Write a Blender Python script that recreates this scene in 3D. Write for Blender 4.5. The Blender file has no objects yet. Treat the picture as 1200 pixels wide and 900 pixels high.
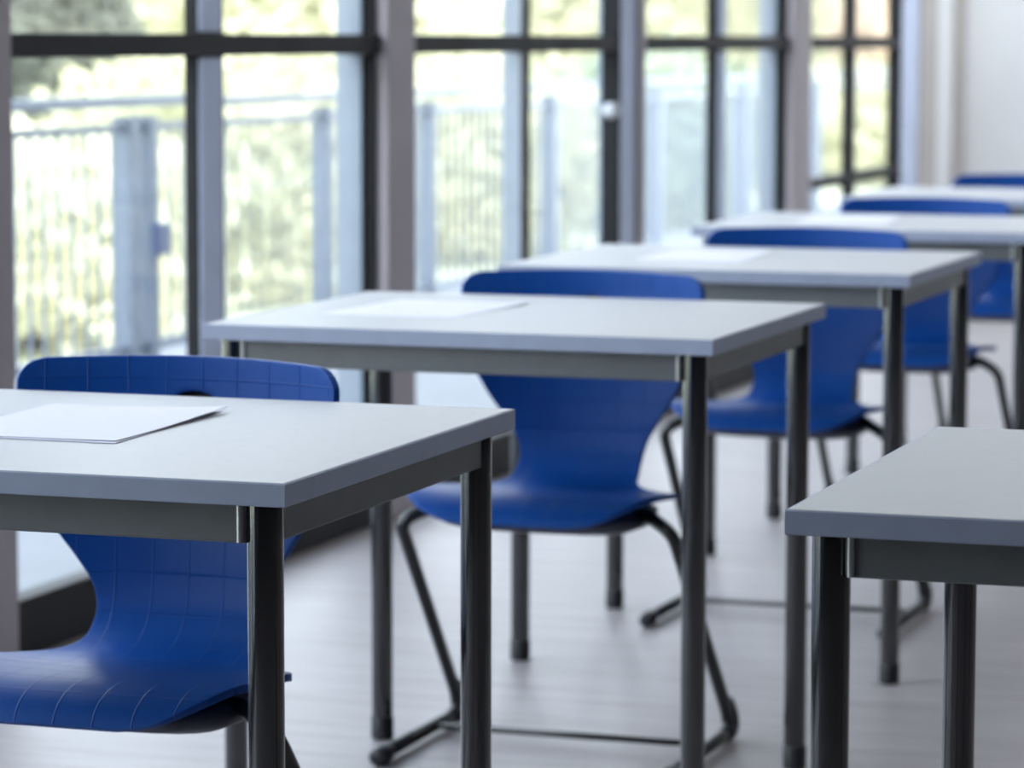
import bpy, bmesh, math, random
from mathutils import Vector, Matrix

random.seed(7)
scene = bpy.context.scene
COL = scene.collection

# ------------------------------------------------------------------ materials
def new_mat(name):
    m = bpy.data.materials.new(name)
    m.use_nodes = True
    nt = m.node_tree
    return m, nt, nt.nodes['Principled BSDF']

def mat(name, col, rough=0.5, metal=0.0, spec=0.5, noise=0.0, nscale=20.0, bump=0.0, bscale=400.0, coat=0.0):
    m, nt, b = new_mat(name)
    b.inputs['Roughness'].default_value = rough
    b.inputs['Metallic'].default_value = metal
    b.inputs['Specular IOR Level'].default_value = spec
    b.inputs['Coat Weight'].default_value = coat
    b.inputs['Coat IOR'].default_value = 1.85; b.inputs['Coat Roughness'].default_value = 0.1
    tc = nt.nodes.new('ShaderNodeTexCoord')
    if noise > 0:
        n = nt.nodes.new('ShaderNodeTexNoise'); n.inputs['Scale'].default_value = nscale
        n.inputs['Detail'].default_value = 4
        r = nt.nodes.new('ShaderNodeValToRGB')
        r.color_ramp.elements[0].position = 0.3; r.color_ramp.elements[1].position = 0.7
        r.color_ramp.elements[0].color = [c * (1 - noise) for c in col] + [1]
        r.color_ramp.elements[1].color = [min(1, c * (1 + noise)) for c in col] + [1]
        nt.links.new(tc.outputs['Object'], n.inputs['Vector'])
        nt.links.new(n.outputs['Fac'], r.inputs['Fac'])
        nt.links.new(r.outputs['Color'], b.inputs['Base Color'])
    else:
        b.inputs['Base Color'].default_value = list(col) + [1]
    if bump > 0:
        n2 = nt.nodes.new('ShaderNodeTexNoise'); n2.inputs['Scale'].default_value = bscale
        bp = nt.nodes.new('ShaderNodeBump'); bp.inputs['Strength'].default_value = bump
        bp.inputs['Distance'].default_value = 0.001
        nt.links.new(tc.outputs['Object'], n2.inputs['Vector'])
        nt.links.new(n2.outputs['Fac'], bp.inputs['Height'])
        nt.links.new(bp.outputs['Normal'], b.inputs['Normal'])
    return m

M = {}
M['laminate'] = mat('pale_laminate', (0.47, 0.48, 0.50), 0.47, spec=0.5, noise=0.02, nscale=60, bump=0.05, bscale=900)
M['edge'] = mat('grey_edge_band', (0.37, 0.42, 0.56), 0.5, noise=0.04, nscale=30)
M['apron'] = mat('dark_grey_steel', (0.165, 0.176, 0.186), 0.40, noise=0.05, nscale=30)
M['leg'] = mat('anthracite_tube', (0.008, 0.009, 0.013), 0.2, spec=0.2, noise=0.05, nscale=12, coat=1.0)
M['bracket'] = mat('zinc_bracket', (0.55, 0.57, 0.58), 0.35, metal=0.6)
M['cap'] = mat('black_plastic', (0.012, 0.013, 0.018), 0.5)
M['tube'] = mat('black_powder_coat', (0.014, 0.016, 0.019), 0.34, spec=0.6)
M['mount'] = mat('dark_seat_mount', (0.05, 0.052, 0.085), 0.5)
M['paper'] = mat('white_paper', (0.78, 0.775, 0.83), 0.7, noise=0.01, nscale=40)
M['lower_paper'] = mat('tinted_paper', (0.70, 0.70, 0.84), 0.7)
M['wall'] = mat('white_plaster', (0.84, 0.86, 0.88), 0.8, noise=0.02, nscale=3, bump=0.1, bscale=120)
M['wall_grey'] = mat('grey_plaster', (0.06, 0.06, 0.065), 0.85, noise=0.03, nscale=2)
M['ceiling'] = mat('ceiling_white', (0.30, 0.31, 0.32), 0.9, noise=0.02, nscale=4)
M['column'] = mat('taupe_grey_steel', (0.42, 0.375, 0.40), 0.5, spec=0.35, noise=0.04, nscale=6)
M['trim'] = mat('warm_grey_trim', (0.50, 0.47, 0.45), 0.7, noise=0.03, nscale=5)
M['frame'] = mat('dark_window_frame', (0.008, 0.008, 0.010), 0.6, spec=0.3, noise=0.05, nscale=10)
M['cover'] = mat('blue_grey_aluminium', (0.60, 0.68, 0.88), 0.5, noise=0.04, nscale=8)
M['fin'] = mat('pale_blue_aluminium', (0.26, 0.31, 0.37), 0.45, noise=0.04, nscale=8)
M['knob'] = mat('satin_steel', (0.55, 0.57, 0.60), 0.35, metal=0.2)
M['rail'] = mat('galvanised_steel', (0.18, 0.215, 0.27), 0.45, noise=0.06, nscale=10)
M['lock'] = mat('blue_lock_case', (0.06, 0.09, 0.20), 0.5)
M['terrace'] = mat('pale_concrete', (0.19, 0.20, 0.215), 0.8, noise=0.06, nscale=4)
M['lawn'] = mat('dry_grass', (0.45, 0.46, 0.33), 0.9, noise=0.15, nscale=3)
M['bark'] = mat('bark', (0.16, 0.12, 0.08), 0.9, noise=0.2, nscale=9)

def leafmat(name, a, b_):
    m, nt, b = new_mat(name)
    tc = nt.nodes.new('ShaderNodeTexCoord')
    n = nt.nodes.new('ShaderNodeTexNoise'); n.inputs['Scale'].default_value = 2.2
    r = nt.nodes.new('ShaderNodeValToRGB')
    r.color_ramp.elements[0].position = 0.35; r.color_ramp.elements[1].position = 0.65
    r.color_ramp.elements[0].color = list(a) + [1]; r.color_ramp.elements[1].color = list(b_) + [1]
    nt.links.new(tc.outputs['Object'], n.inputs['Vector']); nt.links.new(n.outputs['Fac'], r.inputs['Fac'])
    nt.links.new(r.outputs['Color'], b.inputs['Base Color'])
    b.inputs['Roughness'].default_value = 0.6
    tr = nt.nodes.new('ShaderNodeBsdfTranslucent')
    mx = nt.nodes.new('ShaderNodeMixShader'); mx.inputs[0].default_value = 0.35
    nt.links.new(r.outputs['Color'], tr.inputs['Color'])
    nt.links.new(b.outputs[0], mx.inputs[1]); nt.links.new(tr.outputs[0], mx.inputs[2])
    nt.links.new(mx.outputs[0], nt.nodes['Material Output'].inputs['Surface'])
    return m
M['leaf_yellow'] = leafmat('yellow_green_leaves', (0.44, 0.44, 0.28), (0.64, 0.61, 0.40))
M['leaf_green'] = leafmat('grey_green_leaves', (0.20, 0.26, 0.18), (0.38, 0.42, 0.30))
M['leaf_dark'] = leafmat('dark_green_leaves', (0.14, 0.155, 0.12), (0.29, 0.29, 0.23))
M['leaf_pale'] = leafmat('pale_cream_leaves', (0.56, 0.55, 0.38), (0.78, 0.75, 0.56))

def glassmat():
    m = bpy.data.materials.new('window_glass'); m.use_nodes = True
    nt = m.node_tree; nt.nodes.clear()
    out = nt.nodes.new('ShaderNodeOutputMaterial')
    tr = nt.nodes.new('ShaderNodeBsdfTransparent'); tr.inputs['Color'].default_value = (0.95, 0.975, 0.97, 1)
    gl = nt.nodes.new('ShaderNodeBsdfGlossy'); gl.inputs['Roughness'].default_value = 0.02
    lw = nt.nodes.new('ShaderNodeLayerWeight'); lw.inputs['Blend'].default_value = 0.5
    pw = nt.nodes.new('ShaderNodeMath'); pw.operation = 'POWER'; pw.inputs[1].default_value = 5
    nt.links.new(lw.outputs['Facing'], pw.inputs[0])
    fr = nt.nodes.new('ShaderNodeMath'); fr.operation = 'MULTIPLY_ADD'; fr.inputs[1].default_value = .6; fr.inputs[2].default_value = .025
    nt.links.new(pw.outputs[0], fr.inputs[0])
    mx = nt.nodes.new('ShaderNodeMixShader')
    nt.links.new(fr.outputs[0], mx.inputs[0]); nt.links.new(tr.outputs[0], mx.inputs[1])
    nt.links.new(gl.outputs[0], mx.inputs[2]); nt.links.new(mx.outputs[0], out.inputs['Surface'])
    return m
M['glass'] = glassmat()

def shellmat():
    m, nt, b = new_mat('blue_moulded_plastic')
    b.inputs['Base Color'].default_value = (0.002, 0.068, 0.33, 1)
    b.inputs['Roughness'].default_value = 0.46
    b.inputs['Specular IOR Level'].default_value = 0.26
    uv = nt.nodes.new('ShaderNodeUVMap'); uv.uv_map = 'UVMap'
    sep = nt.nodes.new('ShaderNodeSeparateXYZ'); nt.links.new(uv.outputs['UV'], sep.inputs[0])
    def line(sock, off):
        a = nt.nodes.new('ShaderNodeMath'); a.operation = 'ADD'; a.inputs[1].default_value = off
        nt.links.new(sock, a.inputs[0])
        p = nt.nodes.new('ShaderNodeMath'); p.operation = 'PINGPONG'; p.inputs[1].default_value = 0.0235
        nt.links.new(a.outputs[0], p.inputs[0])
        r = nt.nodes.new('ShaderNodeMapRange'); r.interpolation_type = 'SMOOTHSTEP'
        r.inputs['From Min'].default_value = 0.0; r.inputs['From Max'].default_value = 0.0013
        r.inputs['To Min'].default_value = 1.0; r.inputs['To Max'].default_value = 0.0
        nt.links.new(p.outputs[0], r.inputs['Value'])
        return r.outputs[0]
    l1 = line(sep.outputs[0], 1.0 + 0.0235); l2 = line(sep.outputs[1], 1.012)
    mxm = nt.nodes.new('ShaderNodeMath'); mxm.operation = 'MAXIMUM'
    nt.links.new(l1, mxm.inputs[0]); nt.links.new(l2, mxm.inputs[1])
    tc = nt.nodes.new('ShaderNodeTexCoord')
    n = nt.nodes.new('ShaderNodeTexNoise'); n.inputs['Scale'].default_value = 420; n.inputs['Detail'].default_value = 2
    nt.links.new(tc.outputs['Object'], n.inputs['Vector'])
    b1 = nt.nodes.new('ShaderNodeBump'); b1.inputs['Strength'].default_value = 0.22; b1.inputs['Distance'].default_value = 0.001
    nt.links.new(n.outputs['Fac'], b1.inputs['Height'])
    b2 = nt.nodes.new('ShaderNodeBump'); b2.inputs['Strength'].default_value = 0.7; b2.inputs['Distance'].default_value = 0.0011
    nt.links.new(mxm.outputs[0], b2.inputs['Height']); nt.links.new(b1.outputs[0], b2.inputs['Normal'])
    nt.links.new(b2.outputs[0], b.inputs['Normal'])
    return m
M['shell'] = shellmat()

def floormat():
    m, nt, b = new_mat('pale_lino_floor')
    tc = nt.nodes.new('ShaderNodeTexCoord')
    mp = nt.nodes.new('ShaderNodeMapping'); mp.inputs['Scale'].default_value = (1.2, 9.0, 1.0)
    nt.links.new(tc.outputs['Object'], mp.inputs['Vector'])
    n = nt.nodes.new('ShaderNodeTexNoise'); n.inputs['Scale'].default_value = 2.4; n.inputs['Detail'].default_value = 6
    nt.links.new(mp.outputs[0], n.inputs['Vector'])
    r = nt.nodes.new('ShaderNodeValToRGB')
    r.color_ramp.elements[0].position = 0.3; r.color_ramp.elements[1].position = 0.72
    r.color_ramp.elements[0].color = (0.26, 0.235, 0.235, 1); r.color_ramp.elements[1].color = (0.35, 0.325, 0.33, 1)
    nt.links.new(n.outputs['Fac'], r.inputs['Fac']); nt.links.new(r.outputs['Color'], b.inputs['Base Color'])
    b.inputs['Roughness'].default_value = 0.44
    b.inputs['Specular IOR Level'].default_value = 0.4
    bp = nt.nodes.new('ShaderNodeBump'); bp.inputs['Strength'].default_value = 0.06; bp.inputs['Distance'].default_value = 0.002
    nt.links.new(n.outputs['Fac'], bp.inputs['Height']); nt.links.new(bp.outputs[0], b.inputs['Normal'])
    return m
M['floor'] = floormat()

# ------------------------------------------------------------------ helpers
def link(name, me, m, parent=None, loc=None, smooth=False):
    o = bpy.data.objects.new(name, me)
    COL.objects.link(o)
    if m is not None:
        me.materials.append(m)
    if parent is not None:
        o.parent = parent
    if loc is not None:
        o.location = loc
    if smooth:
        for p in me.polygons: p.use_smooth = True
    return o

def obj(name, bm, m, parent=None, loc=None, smooth=False):
    me = bpy.data.meshes.new(name)
    bmesh.ops.recalc_face_normals(bm, faces=bm.faces[:])
    bm.to_mesh(me); bm.free()
    return link(name, me, m, parent, loc, smooth)

def empty(name, loc, label=None, cat=None, group=None, kind=None):
    o = bpy.data.objects.new(name, None)
    o.empty_display_size = 0.1
    COL.objects.link(o); o.location = loc
    tag(o, label, cat, group, kind)
    return o

def tag(o, label=None, cat=None, group=None, kind=None):
    if label: o['label'] = label
    if cat: o['category'] = cat
    if group: o['group'] = group
    if kind: o['kind'] = kind
    return o

def struct(name, bm, m):
    return tag(obj(name, bm, m), kind='structure')

def box(bm, x0, x1, y0, y1, z0, z1, bev=0.0, seg=2):
    t = bmesh.new()
    bmesh.ops.create_cube(t, size=1)
    for v in t.verts:
        v.co = Vector((x0 + (v.co.x + .5) * (x1 - x0), y0 + (v.co.y + .5) * (y1 - y0), z0 + (v.co.z + .5) * (z1 - z0)))
    if bev > 0:
        bmesh.ops.bevel(t, geom=t.edges[:], offset=bev, segments=seg, profile=0.5, affect='EDGES')
    me = bpy.data.meshes.new('tmp'); t.to_mesh(me); t.free()
    bm.from_mesh(me); bpy.data.meshes.remove(me)
    return bm

def boxes(*args):
    bm = bmesh.new()
    for a in args: box(bm, *a)
    return bm

def lathe(bm, prof, cx=0, cy=0, seg=32):
    """closed surface of revolution about the vertical axis through (cx, cy); prof = [(r, z)...]"""
    rings = []
    for r, z in prof:
        if r < 1e-6:
            rings.append([bm.verts.new((cx, cy, z))])
        else:
            rings.append([bm.verts.new((cx + r * math.cos(2 * math.pi * k / seg), cy + r * math.sin(2 * math.pi * k / seg), z)) for k in range(seg)])
    for a, b in zip(rings, rings[1:]):
        for k in range(seg):
            k2 = (k + 1) % seg
            if len(a) == 1 and len(b) > 1: bm.faces.new((a[0], b[k2], b[k]))
            elif len(b) == 1 and len(a) > 1: bm.faces.new((a[k], a[k2], b[0]))
            elif len(a) > 1: bm.faces.new((a[k], a[k2], b[k2], b[k]))
    return bm

def fillet(pts, rads, n=8):
    out = [Vector(pts[0])]
    for i in range(1, len(pts) - 1):
        p, a, b = Vector(pts[i]), Vector(pts[i - 1]), Vector(pts[i + 1])
        u = (a - p).normalized(); v = (b - p).normalized()
        ang = u.angle(v); d = min(rads[i - 1] / math.tan(ang / 2), (a - p).length * .48, (b - p).length * .48)
        s, e = p + u * d, p + v * d
        for k in range(n + 1):
            t = k / n
            out.append(s * (1 - t) ** 2 + p * 2 * t * (1 - t) + e * t ** 2)
    out.append(Vector(pts[-1]))
    return out

def sweep(bm, path, r, seg=14, r_of=None):
    path = [Vector(p) for p in path]
    rings = []
    up = None
    for i, p in enumerate(path):
        d = (path[min(i + 1, len(path) - 1)] - path[max(i - 1, 0)]).normalized()
        if up is None:
            up = Vector((0, 0, 1)) if abs(d.z) < .9 else Vector((1, 0, 0))
        s = d.cross(up).normalized(); up = s.cross(d).normalized()
        rr = r if r_of is None else r_of(i)
        rings.append([bm.verts.new(p + (s * math.cos(2 * math.pi * k / seg) + up * math.sin(2 * math.pi * k / seg)) * rr) for k in range(seg)])
    for a, b in zip(rings, rings[1:]):
        for k in range(seg):
            k2 = (k + 1) % seg
            bm.faces.new((a[k], a[k2], b[k2], b[k]))
    bm.faces.new(rings[0]); bm.faces.new(rings[-1])
    return bm

def copy_tree(o, parent=None):
    c = o.copy(); COL.objects.link(c)
    if parent is not None: c.parent = parent
    for ch in list(o.children): copy_tree(ch, c)
    return c

# ------------------------------------------------------------------ room
XW, XG, XO = -2.817, -2.868, -2.93       # room face of the columns, glass plane, outer face of the window frames
XR, YB, YE, ZC = 3.4, -3.0, 14.3, 3.0

struct('floor', boxes((XO, XR + .1, YB - .1, YE + .1, -.12, 0)), M['floor'])
struct('ceiling', boxes((XO - .25, XR + .1, YB - .1, YE + .1, ZC, ZC + .2)), M['ceiling'])
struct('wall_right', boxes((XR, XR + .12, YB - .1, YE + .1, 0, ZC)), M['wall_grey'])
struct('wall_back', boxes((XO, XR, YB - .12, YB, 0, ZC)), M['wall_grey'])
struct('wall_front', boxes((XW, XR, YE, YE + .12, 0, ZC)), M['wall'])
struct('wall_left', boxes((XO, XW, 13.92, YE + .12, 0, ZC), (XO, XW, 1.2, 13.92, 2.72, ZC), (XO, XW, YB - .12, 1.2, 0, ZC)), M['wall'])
struct('trim_1', boxes((XW - .02, XW + .05, 14.25, YE - .002, 0, ZC, .004)), M['trim'])

# columns along the window wall: (y0, y1)
cols = [(1.2, 1.43), (3.22, 3.45), (5.25, 5.49), (7.418, 7.607), (9.515, 9.583), (11.41, 11.68), (13.60, 13.92)]
for i, (a, b) in enumerate(cols):
    struct('trim_%d' % (i + 2), boxes((XO, XW, a, b, 0, 2.72, .004)), M['column' if i < 6 else 'trim'])

Z1, Z2, ZS, ZT = 1.117, 1.163, .112, 2.72
def bay(n, y0, y1, ym, half=.02, inner=.018, cover=None, low=False, knob=None, end_cover=None, fin=False):
    w = empty('window_%d' % n, (0, 0, 0), kind='structure')
    e = .014
    bm = boxes((XG - .012, XW - .012, y0, y1, 0, ZS, .004),                        # bottom rail
               (XO + .02, XW - .018, y0, y1, Z1, Z2, .003),                 # transom
               (XO, XW - .012, y0, y1, ZT - .06, ZT, .004),
               (XG - .02, XW - .03, y0, y0 + e, ZS, ZT - .06), (XG - .02, XW - .03, y1 - e, y1, ZS, ZT - .06))
    if low: box(bm, XG - .02, XW - .018, y0, y1, .61, .648, .003)
    obj('window_frame', bm, M['frame'], w)
    bm = boxes((XG - .012, XG + inner, ym - half, ym + half, ZS, ZT - .06, .002))
    obj('mullion', bm, M['frame'], w)
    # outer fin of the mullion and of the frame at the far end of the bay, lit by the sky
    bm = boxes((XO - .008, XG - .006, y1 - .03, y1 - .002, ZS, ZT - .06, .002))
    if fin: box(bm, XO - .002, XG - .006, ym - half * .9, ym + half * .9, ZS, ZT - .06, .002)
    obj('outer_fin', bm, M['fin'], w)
    if cover:
        bm = boxes((XG + inner - .001, XG + inner + .006, cover[0], cover[1], ZS, Z1 - .004, .002),
                   (XG + inner - .001, XG + inner + .006, cover[0], cover[1], Z2 + .004, ZT - .06, .002))
        obj('mullion_cover', bm, M['cover'], w)
    if end_cover:
        bm = boxes((XG - .02, XW - .013, end_cover[0], end_cover[0] + .004, ZS, ZT - .06))
        obj('stile', bm, M['frame'], w)
        bm = boxes((XG - .02, XW - .0125, end_cover[0] + .004, end_cover[1], ZS, ZT - .06, .003))
        obj('door_stile', bm, M['cover'], w)
    if knob:
        t = bmesh.new()
        lathe(t, [(0, 0), (.024, 0), (.024, .004), (.012, .007), (.012, .012), (.02, .015), (.023, .021), (.021, .028), (.014, .032), (0, .033)], seg=28)
        bmesh.ops.rotate(t, verts=t.verts[:], cent=(0, 0, 0), matrix=Matrix.Rotation(math.pi / 2, 3, 'X'))
        bmesh.ops.translate(t, verts=t.verts[:], vec=(XW - .035, knob[0], knob[1]))
        obj('door_knob', t, M['knob'], w, smooth=True)
    for a, b in ((y0 + e, ym - half), (ym + half, y1 - e)):
        for c, d in ((ZS, Z1), (Z2, ZT - .06)):
            obj('pane', boxes((XG - .003, XG + .003, a, b, c, d)), M['glass'], w)
    return w
bay(1, 5.49, 7.418, 6.4565, half=.0685, cover=(6.392, 6.503))
bay(2, 7.607, 9.515, 8.607, half=.0175, inner=.006, end_cover=(9.358, 9.515), knob=(9.36, .945), fin=True)
bay(3, 9.583, 11.41, 10.545, half=.06, cover=(10.50, 10.60))
bay(4, 11.68, 13.60, 12.48, half=.055, low=True, end_cover=(13.26, 13.60))
bay(5, 3.45, 5.25, 4.33, half=.07, cover=(4.28, 4.38))
bay(6, 1.43, 3.22, 2.3, half=.07, cover=(2.25, 2.35))

# unseen fill lamps added on the ceiling to brighten end wall and desktops
def emis(name, col, st):
    m, nt, b = new_mat(name)
    b.inputs['Base Color'].default_value = (.8, .8, .8, 1)
    b.inputs['Emission Color'].default_value = list(col) + [1]; b.inputs['Emission Strength'].default_value = st
    return m
M['diffuser'] = emis('lamp_diffuser', (.93, .97, 1.0), 20.0)
M['dim_diffuser'] = emis('dim_lamp_diffuser', (.95, .97, 1.0), 8.5)
def lamp(x, y, m, lab, grp, turn=0):
    r = empty('ceiling_lamp', (x, y, ZC), lab, 'ceiling lamp', grp)
    r.rotation_euler = (0, 0, turn)
    obj('lamp_housing', boxes((-.62, .62, -.16, .16, -.05, -.001, .004)), M['ceiling'], r)
    obj('lamp_diffuser', boxes((-.60, .60, -.14, .14, -.058, -.0505, .002)), M[m], r)
for x in (-2.05, -.6):
    lamp(x, 13.25, 'diffuser', 'long white ceiling lamp lighting the white end wall', 'ceiling lamps along the white end wall')
for y in (3.55, 6.4, 9.1):  # unseen dim fill, added to lift the darker right-hand desktop
    lamp(-.6, y, 'dim_diffuser', 'long dim ceiling lamp above the window row of desks', 'dim ceiling lamps above the window row', math.pi / 2)

# ------------------------------------------------------------------ desks
DW, DD, DH, DT = 0.770, 0.675, 0.740, 0.0228
def make_desk():
    root = empty('school_desk', (0, 0, 0))               # origin: near left corner on the floor
    b = .0022
    obj('tabletop', boxes((b, DW - b, b, DD - b, DH - DT, DH, .0008)), M['laminate'], root)
    # edge band: a ring around the board
    bm = bmesh.new()
    def ring(i, z): return [bm.verts.new((i, i, z)), bm.verts.new((DW - i, i, z)), bm.verts.new((DW - i, DD - i, z)), bm.verts.new((i, DD - i, z))]
    rs = [ring(b + .0001, DH - .0006), ring(.0008, DH - .0004), ring(0, DH - .0016), ring(0, DH - DT + .001), ring(.001, DH - DT - .0002), ring(b + .0001, DH - DT - .0002)]
    for a, c in zip(rs, rs[1:] + rs[:1]):
        for k in range(4): bm.faces.new((a[k], a[(k + 1) % 4], c[(k + 1) % 4], c[k]))
    obj('edge_band', bm, M['edge'], root)
    a, r, zt, ah = .0345, .0176, DH - DT, .037
    az0, az1 = zt - .0025 - ah, zt - .0015
    for (x0, x1, y0, y1) in ((a + r - .003, DW - a - r + .003, a - .012, a + .008), (a + r - .003, DW - a - r + .003, DD - a - .008, DD - a + .012),
                             (a - .012, a + .008, a + r - .003, DD - a - r + .003), (DW - a - .008, DW - a + .012, a + r - .003, DD - a - r + .003)):
        obj('apron', boxes((x0, x1, y0, y1, az0, az1, .0025)), M['apron'], root)
    for x in (a, DW - a):
        for y in (a, DD - a):
            bm = lathe(bmesh.new(), [(0, .03), (r - .001, .03), (r, .032), (r, zt - .001), (0, zt - .001)], x, y, 40)
            lg = obj('leg', bm, M['leg'], root, smooth=True)
            bm = lathe(bmesh.new(), [(0, 0), (r - .001, 0), (r + .0012, .003), (r + .0012, .036), (r, .038), (0, .038)], x, y, 40)
            obj('foot_cap', bm, M['cap'], lg, smooth=True)
    for x, s in ((a + r + .001, 1), (DW - a - r - .001, -1)):
        bm = lathe(bmesh.new(), [(0, az0 + .001), (.0035, az0 + .001), (.0035, az1 - .001), (0, az1 - .001)], x + s * .002, a - .0125, 16)
        obj('bracket', bm, M['bracket'], root, smooth=True)
    return root

def smooth_by_angle(o, deg=35):
    me = o.data
    bm = bmesh.new(); bm.from_mesh(me)
    for e in bm.edges:
        if len(e.link_faces) == 2 and e.calc_face_angle() > math.radians(deg): e.smooth = False
    for f in bm.faces: f.smooth = True
    bm.to_mesh(me); bm.free()

desk0 = make_desk()
def fix(o):
    if o.type == 'MESH' and o.name.split('.')[0] in ('leg', 'foot_cap', 'bracket'): smooth_by_angle(o)
    for c in o.children: fix(c)
fix(desk0)
G1 = 'school desks in the row along the windows'
desk_spots = [
    (-1.1915, 2.863, 'pale grey school desk nearest the camera on the left, its paper sheets in sharp focus', G1),
    (-1.2091, 4.447, 'pale grey school desk second from the front in the window row, whole tabletop in view', G1),
    (-1.2170, 5.795, 'pale grey school desk third from the front, behind the second blue chair', G1),
    (-1.2240, 7.142, 'blurred pale desk fourth from the front in the window row, behind the third blue chair', G1),
    (-1.2300, 8.620, 'blurred farthest pale desk near the white end wall, mostly behind the fourth blue chair', G1),
    (-0.7085 + DW, 2.854, 'bare pale grey desk cut by the right edge of the photo, without paper', None),
]
for i, (xr, y, lab, g) in enumerate(desk_spots):
    o = desk0 if i == 0 else copy_tree(desk0)
    o.location = (xr - DW, y, 0)
    tag(o, lab, 'desk', g)

# ------------------------------------------------------------------ chairs
def interp(tab, x):
    if x <= tab[0][0]: return tab[0][1]
    for (a, va), (b, vb) in zip(tab, tab[1:]):
        if x <= b:
            t = (x - a) / (b - a); return va + (vb - va) * t
    return tab[-1][1]

def catmull(pts, n=14):
    P = [Vector(p) for p in pts]
    P = [P[0] * 2 - P[1]] + P + [P[-1] * 2 - P[-2]]
    out = []
    for i in range(1, len(P) - 2):
        p0, p1, p2, p3 = P[i - 1:i + 3]
        for k in range(n):
            t = k / n
            out.append(.5 * ((2 * p1) + (p2 - p0) * t + (2 * p0 - 5 * p1 + 4 * p2 - p3) * t * t + (3 * p1 - p0 - 3 * p2 + p3) * t ** 3))
    out.append(P[-2])
    return out

def make_shell(root):
    # side profile (y, z, half width) from the top of the backrest to the front lip of the seat
    prof = [(.006, .770, .206), (.005, .735, .207), (-.001, .70, .205), (-.014, .655, .197), (-.023, .61, .180), (-.028, .57, .158), (-.029, .535, .133),
            (-.028, .505, .114), (-.032, .478, .105), (-.046, .455, .104), (-.068, .438, .108), (-.094, .428, .128), (-.122, .425, .166), (-.157, .426, .200),
            (-.21, .431, .207), (-.27, .436, .207), (-.32, .437, .204), (-.350, .431, .203), (-.370, .420, .202), (-.381, .404, .200)]
    sm = catmull(prof, 8)
    # arc length
    S = [0.0]
    for a, b in zip(sm, sm[1:]): S.append(S[-1] + math.hypot(b.x - a.x, b.y - a.y))
    L = S[-1]
    NU, NV = 44, 150
    def at(s):
        s = max(0, min(L, s))
        for i in range(len(S) - 1):
            if s <= S[i + 1]:
                t = (s - S[i]) / max(1e-9, S[i + 1] - S[i]); return sm[i].lerp(sm[i + 1], t)
        return sm[-1]
    bm = bmesh.new(); uvl = bm.loops.layers.uv.new('UVMap')
    grid = []; uv = {}
    rt, rf = .028, .115
    for j in range(NV + 1):
        # denser rows at both ends so the corners round off
        t = j / NV
        s = L * (t - .06 * math.sin(4 * math.pi * t) / (4 * math.pi) * 4)
        s = max(0, min(L, s))
        p = at(s); hw = p.z
        if s < rt: hw = hw - rt + math.sqrt(max(0, rt * rt - (rt - s) ** 2))
        if L - s < rf: d = L - s; hw = hw - rf + math.sqrt(max(0, rf * rf - (rf - d) ** 2))
        p1, p2 = at(s - .004), at(s + .004)
        tx, tz = p2.x - p1.x, p2.y - p1.y; l = math.hypot(tx, tz); tx /= l; tz /= l
        ny, nz = tz, -tx                      # towards the sitter (front / up)
        if ny > 0 and nz < 0: ny, nz = -ny, -nz
        row = []
        back = max(0, min(1, (.56 - s) / .45)); back = 1 if s < .1 else back
        seat = max(0, min(1, (s - .36) / .12))
        lip = max(0, min(1, (L - s) / .08))
        for i in range(NU + 1):
            u = -1 + 2 * i / NU
            x = hw * u
            c = max(0, min(1, (.40 - s) / .25)) * (.060 * (x / .2) ** 2 - .026) + .006 * seat * lip * (x / .2) ** 2
            arch = .005 * (1 - min(1, (x / .2) ** 2)) * max(0, 1 - s / .07)
            farch = 0.0
            v = bm.verts.new((x, p.x + ny * c + tx * (-arch + farch), p.y + nz * c + tz * (-arch + farch) ))
            uv[v] = (x, s - arch + farch)
            row.append(v)
        grid.append(row)
    # grip hole in the backrest
    hs, ha, hb = .052, .034, .017
    kill = []
    faces = {}
    for j in range(NV):
        for i in range(NU):
            q = (grid[j][i], grid[j][i + 1], grid[j + 1][i + 1], grid[j + 1][i])
            cu = sum(uv[v][0] for v in q) / 4; cs = sum(uv[v][1] for v in q) / 4
            if (cu / ha) ** 2 + ((cs - hs) / hb) ** 2 < 1: continue
            faces[(i, j)] = q
            f = bm.faces.new(q)
            for lp in f.loops: lp[uvl].uv = uv[lp.vert]
    loose = [v for v in bm.verts if not v.link_faces]
    bmesh.ops.delete(bm, geom=loose, context='VERTS')
    for v in bm.verts:
        if v.is_boundary and v in uv:
            x, s = uv[v]
            d = math.sqrt((x / ha) ** 2 + ((s - hs) / hb) ** 2)
            if d < 1.6:
                nx, ns = x / d, hs + (s - hs) / d
                v.co.x = nx; v.co.z -= (ns - s)
    for f in bm.faces: f.smooth = True
    me = bpy.data.meshes.new('seat_shell'); bmesh.ops.recalc_face_normals(bm, faces=bm.faces[:])
    bm.to_mesh(me); bm.free()
    o = link('seat_shell', me, M['shell'], root)
    sd = o.modifiers.new('thickness', 'SOLIDIFY'); sd.thickness = .009; sd.offset = 0
    # blind pocket behind the grip hole
    pk = bmesh.new(); ph = bpy.data.meshes.new('grip_recess')
    zc = at(hs).y; yc = at(hs).x
    rings = []
    for (k, yy) in ((1.02, .022), (1.0, .038), (0, .038)):
        if k == 0: rings.append([pk.verts.new((0, yc + yy, zc))])
        else: rings.append([pk.verts.new((ha * k * math.cos(2 * math.pi * q / 40), yc + yy, zc + hb * k * math.sin(2 * math.pi * q / 40))) for q in range(40)])
    for q in range(40):
        q2 = (q + 1) % 40
        pk.faces.new((rings[0][q], rings[0][q2], rings[1][q2], rings[1][q])); pk.faces.new((rings[1][q], rings[1][q2], rings[2][0]))
    obj('grip_recess', pk, M['cap'], o)
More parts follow.
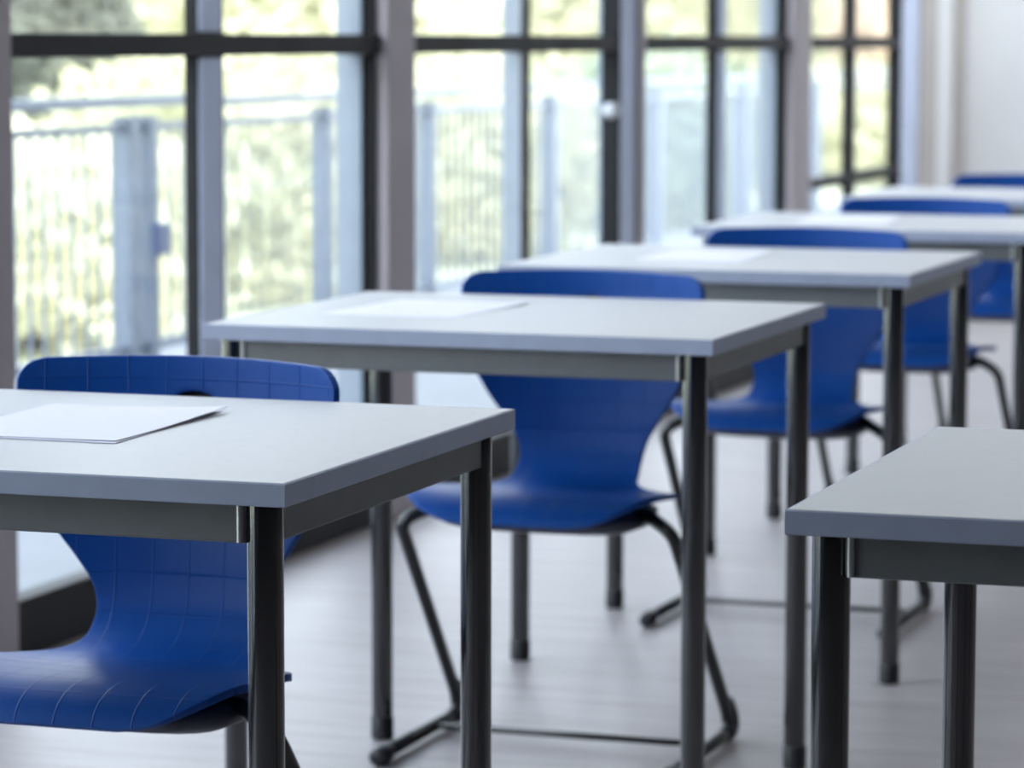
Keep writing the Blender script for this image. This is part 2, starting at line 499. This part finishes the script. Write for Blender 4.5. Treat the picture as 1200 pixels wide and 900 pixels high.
    bv = o.modifiers.new('rim', 'BEVEL'); bv.width = .003; bv.segments = 3; bv.limit_method = 'ANGLE'; bv.angle_limit = math.radians(50)
    for p in me.polygons: p.use_smooth = True
    return o

def make_chair():
    root = empty('school_chair', (0, 0, 0))     # origin: on the floor under the top of the backrest
    make_shell(root)
    xs, r = .238, .0108
    for s in (-1, 1):
        fr = bmesh.new()
        pts = [(s * xs, -.335, .016), (s * xs, .055, .016), (s * .227, -.272, .388), (s * .18, -.24, .408), (s * .11, -.19, .408)]
        sweep(fr, fillet(pts, (.03, .028, .04), 10), r, 16)
        obj('side_frame', fr, M['tube'], root, smooth=True)
    cb = sweep(bmesh.new(), [(-xs, -.085, .017), (xs, -.085, .017)], .0055, 12)
    obj('crossbar', cb, M['tube'], root, smooth=True)
    for s in (-1, 1):
        bm = bmesh.new()
        sweep(bm, [(s * xs, -.348, .0155), (s * xs, -.345, .0155), (s * xs, -.315, .0155), (s * xs, -.298, .0155), (s * xs, -.296, .0155)], .0145, 16,
              lambda i: (.009, .0145, .0155, .0135, .0115)[i])
        g = obj('glide', bm, M['cap'], root, smooth=True)
        bm = bmesh.new()
        pth = fillet([(s * xs, -.005, .0155), (s * xs, .055, .016), (s * xs, .022, .069)], (.03,), 10)
        n = len(pth)
        sweep(bm, pth, .0145, 16, lambda i: .0115 if i in (0, n - 1) else .0148)
        obj('glide', bm, M['cap'], root, smooth=True)
    # pan under the seat that holds the tubes
    bm = bmesh.new()
    secs = []
    for (y, hw, z0, z1) in ((-.318, .08, .400, .408), (-.305, .130, .386, .416), (-.26, .166, .376, .424), (-.2, .172, .376, .422), (-.12, .16, .384, .418), (-.07, .11, .400, .424), (-.05, .07, .412, .428)):
        ring = []
        N = 28
        for k in range(N):
            a = 2 * math.pi * k / N
            ca, sa = math.cos(a), math.sin(a)
            ex = lambda c, p: math.copysign(abs(c) ** p, c)
            ring.append(bm.verts.new((hw * ex(ca, .55), y, (z0 + z1) / 2 + (z1 - z0) / 2 * ex(sa, .75))))
        secs.append(ring)
    for a, b in zip(secs, secs[1:]):
        for k in range(len(a)):
            k2 = (k + 1) % len(a); bm.faces.new((a[k], a[k2], b[k2], b[k]))
    bm.faces.new(secs[0]); bm.faces.new(secs[-1])
    obj('seat_mount', bm, M['mount'], root, smooth=True)
    for s in (-1, 1):
        pth = fillet([(s * .13, -.235, .408), (s * .195, -.242, .414), (s * .218, -.245, .426)], (.04,), 8)
        bm = sweep(bmesh.new(), [pth[0]] + pth + [pth[-1] + Vector((s * .002, 0, .001))], .011, 16, lambda i, n=len(pth): .004 if i == 0 else (.006 if i == n + 1 else .0115))
        obj('seat_carrier', bm, M['cap'], root, smooth=True)
    return root

chair0 = make_chair()
G2 = 'blue chairs pushed in along the window row'
chair_spots = [
    (-1.637, 3.628, 0, 'blue plastic chair with sharp grid pattern pushed in behind the nearest left desk'),
    (-1.634, 5.220, 0, 'blue plastic chair behind the second desk, its whole sled base and hourglass back showing'),
    (-1.586, 6.570, 0, 'blurred blue chair behind the third desk from the front, framed between desk legs'),
    (-1.622, 7.920, 0, 'blurred blue chair behind the fourth desk from the front, sheet lying before it'),
    (-1.640, 9.400, 0, 'farthest blue chair, only a thin strip of backrest before the white end wall'),
]
for i, (x, y, rz, lab) in enumerate(chair_spots):
    o = chair0 if i == 0 else copy_tree(chair0)
    o.location = (x, y, 0); o.rotation_euler = (0, 0, rz)
    tag(o, lab, 'chair', G2)

# ------------------------------------------------------------------ papers
def sheet(name, corners, z, m, lab, lift=(0, 0, 0, 0), thick=.0006):
    """corners: near left, near right, far right, far left"""
    cx = sum(c[0] for c in corners) / 4; cy = sum(c[1] for c in corners) / 4
    bm = bmesh.new(); N = 12
    A = [Vector((c[0] - cx, c[1] - cy, l)) for c, l in zip(corners, lift)]
    g = []
    for j in range(N + 1):
        row = []
        for i in range(N + 1):
            u, v = i / N, j / N
            p = A[0] * (1 - u) * (1 - v) + A[1] * u * (1 - v) + A[2] * u * v + A[3] * (1 - u) * v
            def w(a, b): return max(0, 1 - ((a) ** 2 + (b) ** 2) ** .5 / .75) ** 1.6
            p.z = lift[0] * w(u, v) + lift[1] * w(1 - u, v) + lift[2] * w(1 - u, 1 - v) + lift[3] * w(u, 1 - v)
            row.append(bm.verts.new(p))
        g.append(row)
    for j in range(N):
        for i in range(N): bm.faces.new((g[j][i], g[j][i + 1], g[j + 1][i + 1], g[j + 1][i]))
    o = obj(name, bm, m, None, (cx, cy, z))
    sd = o.modifiers.new('thickness', 'SOLIDIFY'); sd.thickness = thick; sd.offset = 1
    return tag(o, lab, 'paper')
Z = DH + .0004
sheet('paper_sheet', [(-1.690, 3.094), (-1.473, 3.089), (-1.492, 3.404), (-1.702, 3.392)], Z, M['lower_paper'], 'lower sheet on the nearest left desk, bluish corner peeking from under the top sheet', (0, 0, 0, 0))
sheet('paper_sheet', [(-1.688, 3.097), (-1.478, 3.100), (-1.482, 3.397), (-1.692, 3.392)], Z + .0016, M['paper'], 'white paper sheet in focus lying on top on the nearest left desk', (0, .0004, .005, .0005), .0007)
sheet('paper_sheet', [(-1.885, 4.668), (-1.667, 4.662), (-1.645, 4.952), (-1.868, 4.975)], Z, M['paper'], 'white paper sheet on the second desk, lying before the sled based blue chair', (0, .0006, .003, 0), .001)
sheet('paper_sheet', [(-1.790, 6.020), (-1.585, 5.995), (-1.600, 6.325), (-1.805, 6.345)], Z, M['paper'], 'blurred white paper sheet on the third desk from the front', (0, .0006, .003, 0), .001)
sheet('paper_sheet', [(-1.815, 7.370), (-1.605, 7.365), (-1.640, 7.700), (-1.850, 7.705)], Z, M['paper'], 'blurred white paper sheet on the fourth desk from the front', (0, .0006, .003, 0), .001)

# ------------------------------------------------------------------ outside: terrace, railing, garden
struct('terrace', boxes((-5.4, XO, -8, 26, -.14, -.02)), M['terrace'])
struct('lawn', boxes((-60, -5.4, -30, 80, -.6, -.4)), M['lawn'])

XF = -4.95
rl = empty('railing', (XF, 12, -.02), 'pale grey metal railing with upright bars along the terrace edge', 'railing')
def rb(name, m, *bs):
    return obj(name, boxes(*[(a - XF, b - XF, c - 12, d - 12, e + .02, f + .02, .003) for (a, b, c, d, e, f) in bs]), m, rl)
rb('handrail', M['rail'], (XF - .03, XF + .03, 2.0, 11.0, .915, .955))
rb('handrail', M['rail'], (XF - .025, XF + .025, 11.06, 24.0, .905, .94))
posts = [2.2, 3.4, 5.0, 6.8, 8.6, 10.485, 10.64, 12.3, 13.5, 15.2, 17, 18.8, 20.6]
for y in posts:
    rb('post', M['rail'], (XF - .04, XF + .04, y - .03, y + .03, -.02, .885))
rb('bottom_rail', M['rail'], (XF - .015, XF + .015, 2.0, 24.0, .06, .095))
rb('top_rail', M['rail'], (XF - .015, XF + .015, 2.0, 24.0, .83, .86))
for a, b in zip(posts, posts[1:]):
    n = int((b - a) / .10)
    if n < 3: continue
    rb('bar_panel', M['rail'], *[(XF - .008, XF + .008, a + (b - a) * k / n - .0045, a + (b - a) * k / n + .0045, .09, .835) for k in range(1, n)])
rb('lock_case', M['lock'], (XF + .04, XF + .075, 10.595, 10.69, .40, .51))

def leaf_cloud(bm, n, c, rad, size, seed):
    rnd = random.Random(seed)
    for _ in range(n):
        while True:
            d = Vector((rnd.uniform(-1, 1), rnd.uniform(-1, 1), rnd.uniform(-1, 1)))
            if .05 < d.length <= 1: break
        d = d.normalized() * (rnd.uniform(.55, 1.0))
        wob = 1 + .18 * math.sin(5 * d.x + seed) * math.sin(4 * d.z + 2 * seed) + .1 * math.sin(9 * d.y)
        p = Vector((c[0] + d.x * rad[0] * wob, c[1] + d.y * rad[1] * wob, c[2] + d.z * rad[2] * wob))
        if p.z < .02: continue
        a = Vector((rnd.gauss(0, 1), rnd.gauss(0, 1), rnd.gauss(0, 1))).normalized()
        b = a.orthogonal().normalized(); s = size * rnd.uniform(.6, 1.3)
        vs = [bm.verts.new(p + a * s), bm.verts.new(p + b * s * .5 + a * s * .1), bm.verts.new(p - a * s), bm.verts.new(p - b * s * .5 + a * s * .1)]
        bm.faces.new(vs)

def bush(name, loc, rad, m, n, size, seed, lab, cat, trunk=0.0):
    root = empty(name, loc, lab, cat)
    bm = bmesh.new()
    zc = trunk + rad[2] * .85
    leaf_cloud(bm, n, (0, 0, zc), rad, size, seed)
    for k in range(4):
        a = seed + k * 1.7
        leaf_cloud(bm, n // 4, (rad[0] * .6 * math.cos(a), rad[1] * .6 * math.sin(a), zc + rad[2] * .35 * math.sin(2 * a)), [r * .6 for r in rad], size, seed * 3 + k)
    me = bpy.data.meshes.new('foliage'); bm.to_mesh(me); bm.free()
    link('foliage', me, m, root)
    bm = bmesh.new()
    for k in range(5 if trunk < .5 else 3):
        a = k * 2.1 + seed; q = rad[0] * .3
        sweep(bm, [(0.03 * math.cos(a), .03 * math.sin(a), 0), (.2 * q * math.cos(a), .2 * q * math.sin(a), (trunk + zc) * .4), (q * math.cos(a), q * math.sin(a), zc)],
              .03, 8, lambda i: (.07, .05, .02)[i] if trunk > .5 else (.03, .02, .01)[i])
    obj('stem', bm, M['bark'], root, smooth=True)
    return root

ZL = -.4
M['leaf_orange'] = leafmat('amber_leaves', (0.60, 0.46, 0.32), (0.78, 0.64, 0.48))
bush('garden_bush', (-7.6, 15.0, ZL), (.9, 1.2, .62), M['leaf_pale'], 2600, .06, 1, 'pale sunlit bush low behind the railing in the leftmost pane', 'bush')
bush('garden_bush', (-8.0, 18.6, ZL), (.9, 1.5, .8), M['leaf_yellow'], 3000, .06, 2, 'yellow green bush behind the railing, right of the gate posts', 'bush')
bush('garden_bush', (-7.8, 22.4, ZL), (.9, 1.6, .8), M['leaf_yellow'], 3000, .06, 3, 'yellow green bush behind the railing in the second window', 'bush')
bush('garden_bush', (-7.8, 27.0, ZL), (.9, 2.0, .8), M['leaf_green'], 3000, .06, 4, 'grey green bush low behind the railing in the third window', 'bush')
bush('garden_bush', (-8.0, 36.0, ZL), (1.0, 2.2, .75), M['leaf_yellow'], 3000, .07, 5, 'small yellow bush seen in the far window beside the end wall', 'bush')
bush('garden_tree', (-12.0, 24.2, ZL), (.7, .75, .85), M['leaf_dark'], 4000, .07, 6, 'dark tree at the upper left beyond the railing', 'tree', .7)
bush('garden_tree', (-15.0, 36.5, ZL), (2.4, 3.2, 2.2), M['leaf_pale'], 6000, .14, 7, 'pale sunlit tree filling the top of the leftmost window', 'tree', .3)
bush('garden_tree', (-15.0, 45.5, ZL), (2.4, 3.4, 2.2), M['leaf_yellow'], 6000, .15, 8, 'yellow leaved tree behind the second window', 'tree', .3)
bush('garden_tree', (-15.0, 56.0, ZL), (2.6, 4.5, 2.4), M['leaf_yellow'], 6000, .17, 9, 'yellow leaved tree far behind the third window', 'tree', .3)
bush('garden_tree', (-16.5, 71.5, ZL), (2.6, 6.0, 2.6), M['leaf_pale'], 6000, .2, 10, 'pale tree far behind the window next to the end wall', 'tree', .3)
bush('garden_tree', (-11.0, 50.5, ZL), (.7, 1.6, .8), M['leaf_orange'], 3000, .1, 11, 'small amber leaved tree at the top of the window next to the end wall', 'tree', .8)

# ------------------------------------------------------------------ light
w = bpy.data.worlds.new('World'); scene.world = w; w.use_nodes = True
nt = w.node_tree
bg = nt.nodes['Background']
tc = nt.nodes.new('ShaderNodeTexCoord'); sep = nt.nodes.new('ShaderNodeSeparateXYZ')
rp = nt.nodes.new('ShaderNodeValToRGB')
rp.color_ramp.elements[0].position = 0.0; rp.color_ramp.elements[0].color = (0.95, 0.97, 1.0, 1)
rp.color_ramp.elements[1].position = 0.6; rp.color_ramp.elements[1].color = (0.74, 0.83, 1.0, 1)
nt.links.new(tc.outputs['Generated'], sep.inputs[0]); nt.links.new(sep.outputs['Z'], rp.inputs['Fac'])
nt.links.new(rp.outputs['Color'], bg.inputs['Color'])
bg.inputs['Strength'].default_value = 3.6

sun = bpy.data.lights.new('sun', 'SUN'); sun.energy = 3.1; sun.angle = math.radians(1.5); sun.color = (1.0, .95, .86)
so = bpy.data.objects.new('sun', sun); COL.objects.link(so)
so.rotation_euler = Vector((-.62, .28, -.73)).to_track_quat('-Z', 'Y').to_euler(); so.location = (6, 0, 9)

# ------------------------------------------------------------------ camera
cam = bpy.data.cameras.new('camera'); co = bpy.data.objects.new('camera', cam); COL.objects.link(co)
yaw, pit, rol, F = .3258210844, .1033494672, .0017071478, 3909.108
f = Vector((-math.sin(yaw) * math.cos(pit), math.cos(yaw) * math.cos(pit), -math.sin(pit)))
R = Vector((math.cos(yaw), math.sin(yaw), 0)); U = R.cross(f)
R2 = R * math.cos(rol) + U * math.sin(rol); U2 = U * math.cos(rol) - R * math.sin(rol)
co.matrix_world = Matrix(((R2.x, U2.x, -f.x, 0), (R2.y, U2.y, -f.y, 0), (R2.z, U2.z, -f.z, 1.1551714), (0, 0, 0, 1)))
cam.sensor_width = 36; cam.lens = F / 1200 * 36; cam.clip_end = 300
cam.dof.use_dof = True; cam.dof.focus_distance = 3.25; cam.dof.aperture_fstop = 7.3
scene.camera = co

scene.cycles.use_denoising = True
scene.cycles.max_bounces = 10
scene.cycles.diffuse_bounces = 6
scene.cycles.transparent_max_bounces = 16
vs = scene.view_settings
vs.view_transform = 'Standard'; vs.look = 'None'; vs.gamma = 1; vs.use_curve_mapping = False
vs.exposure = 0.8
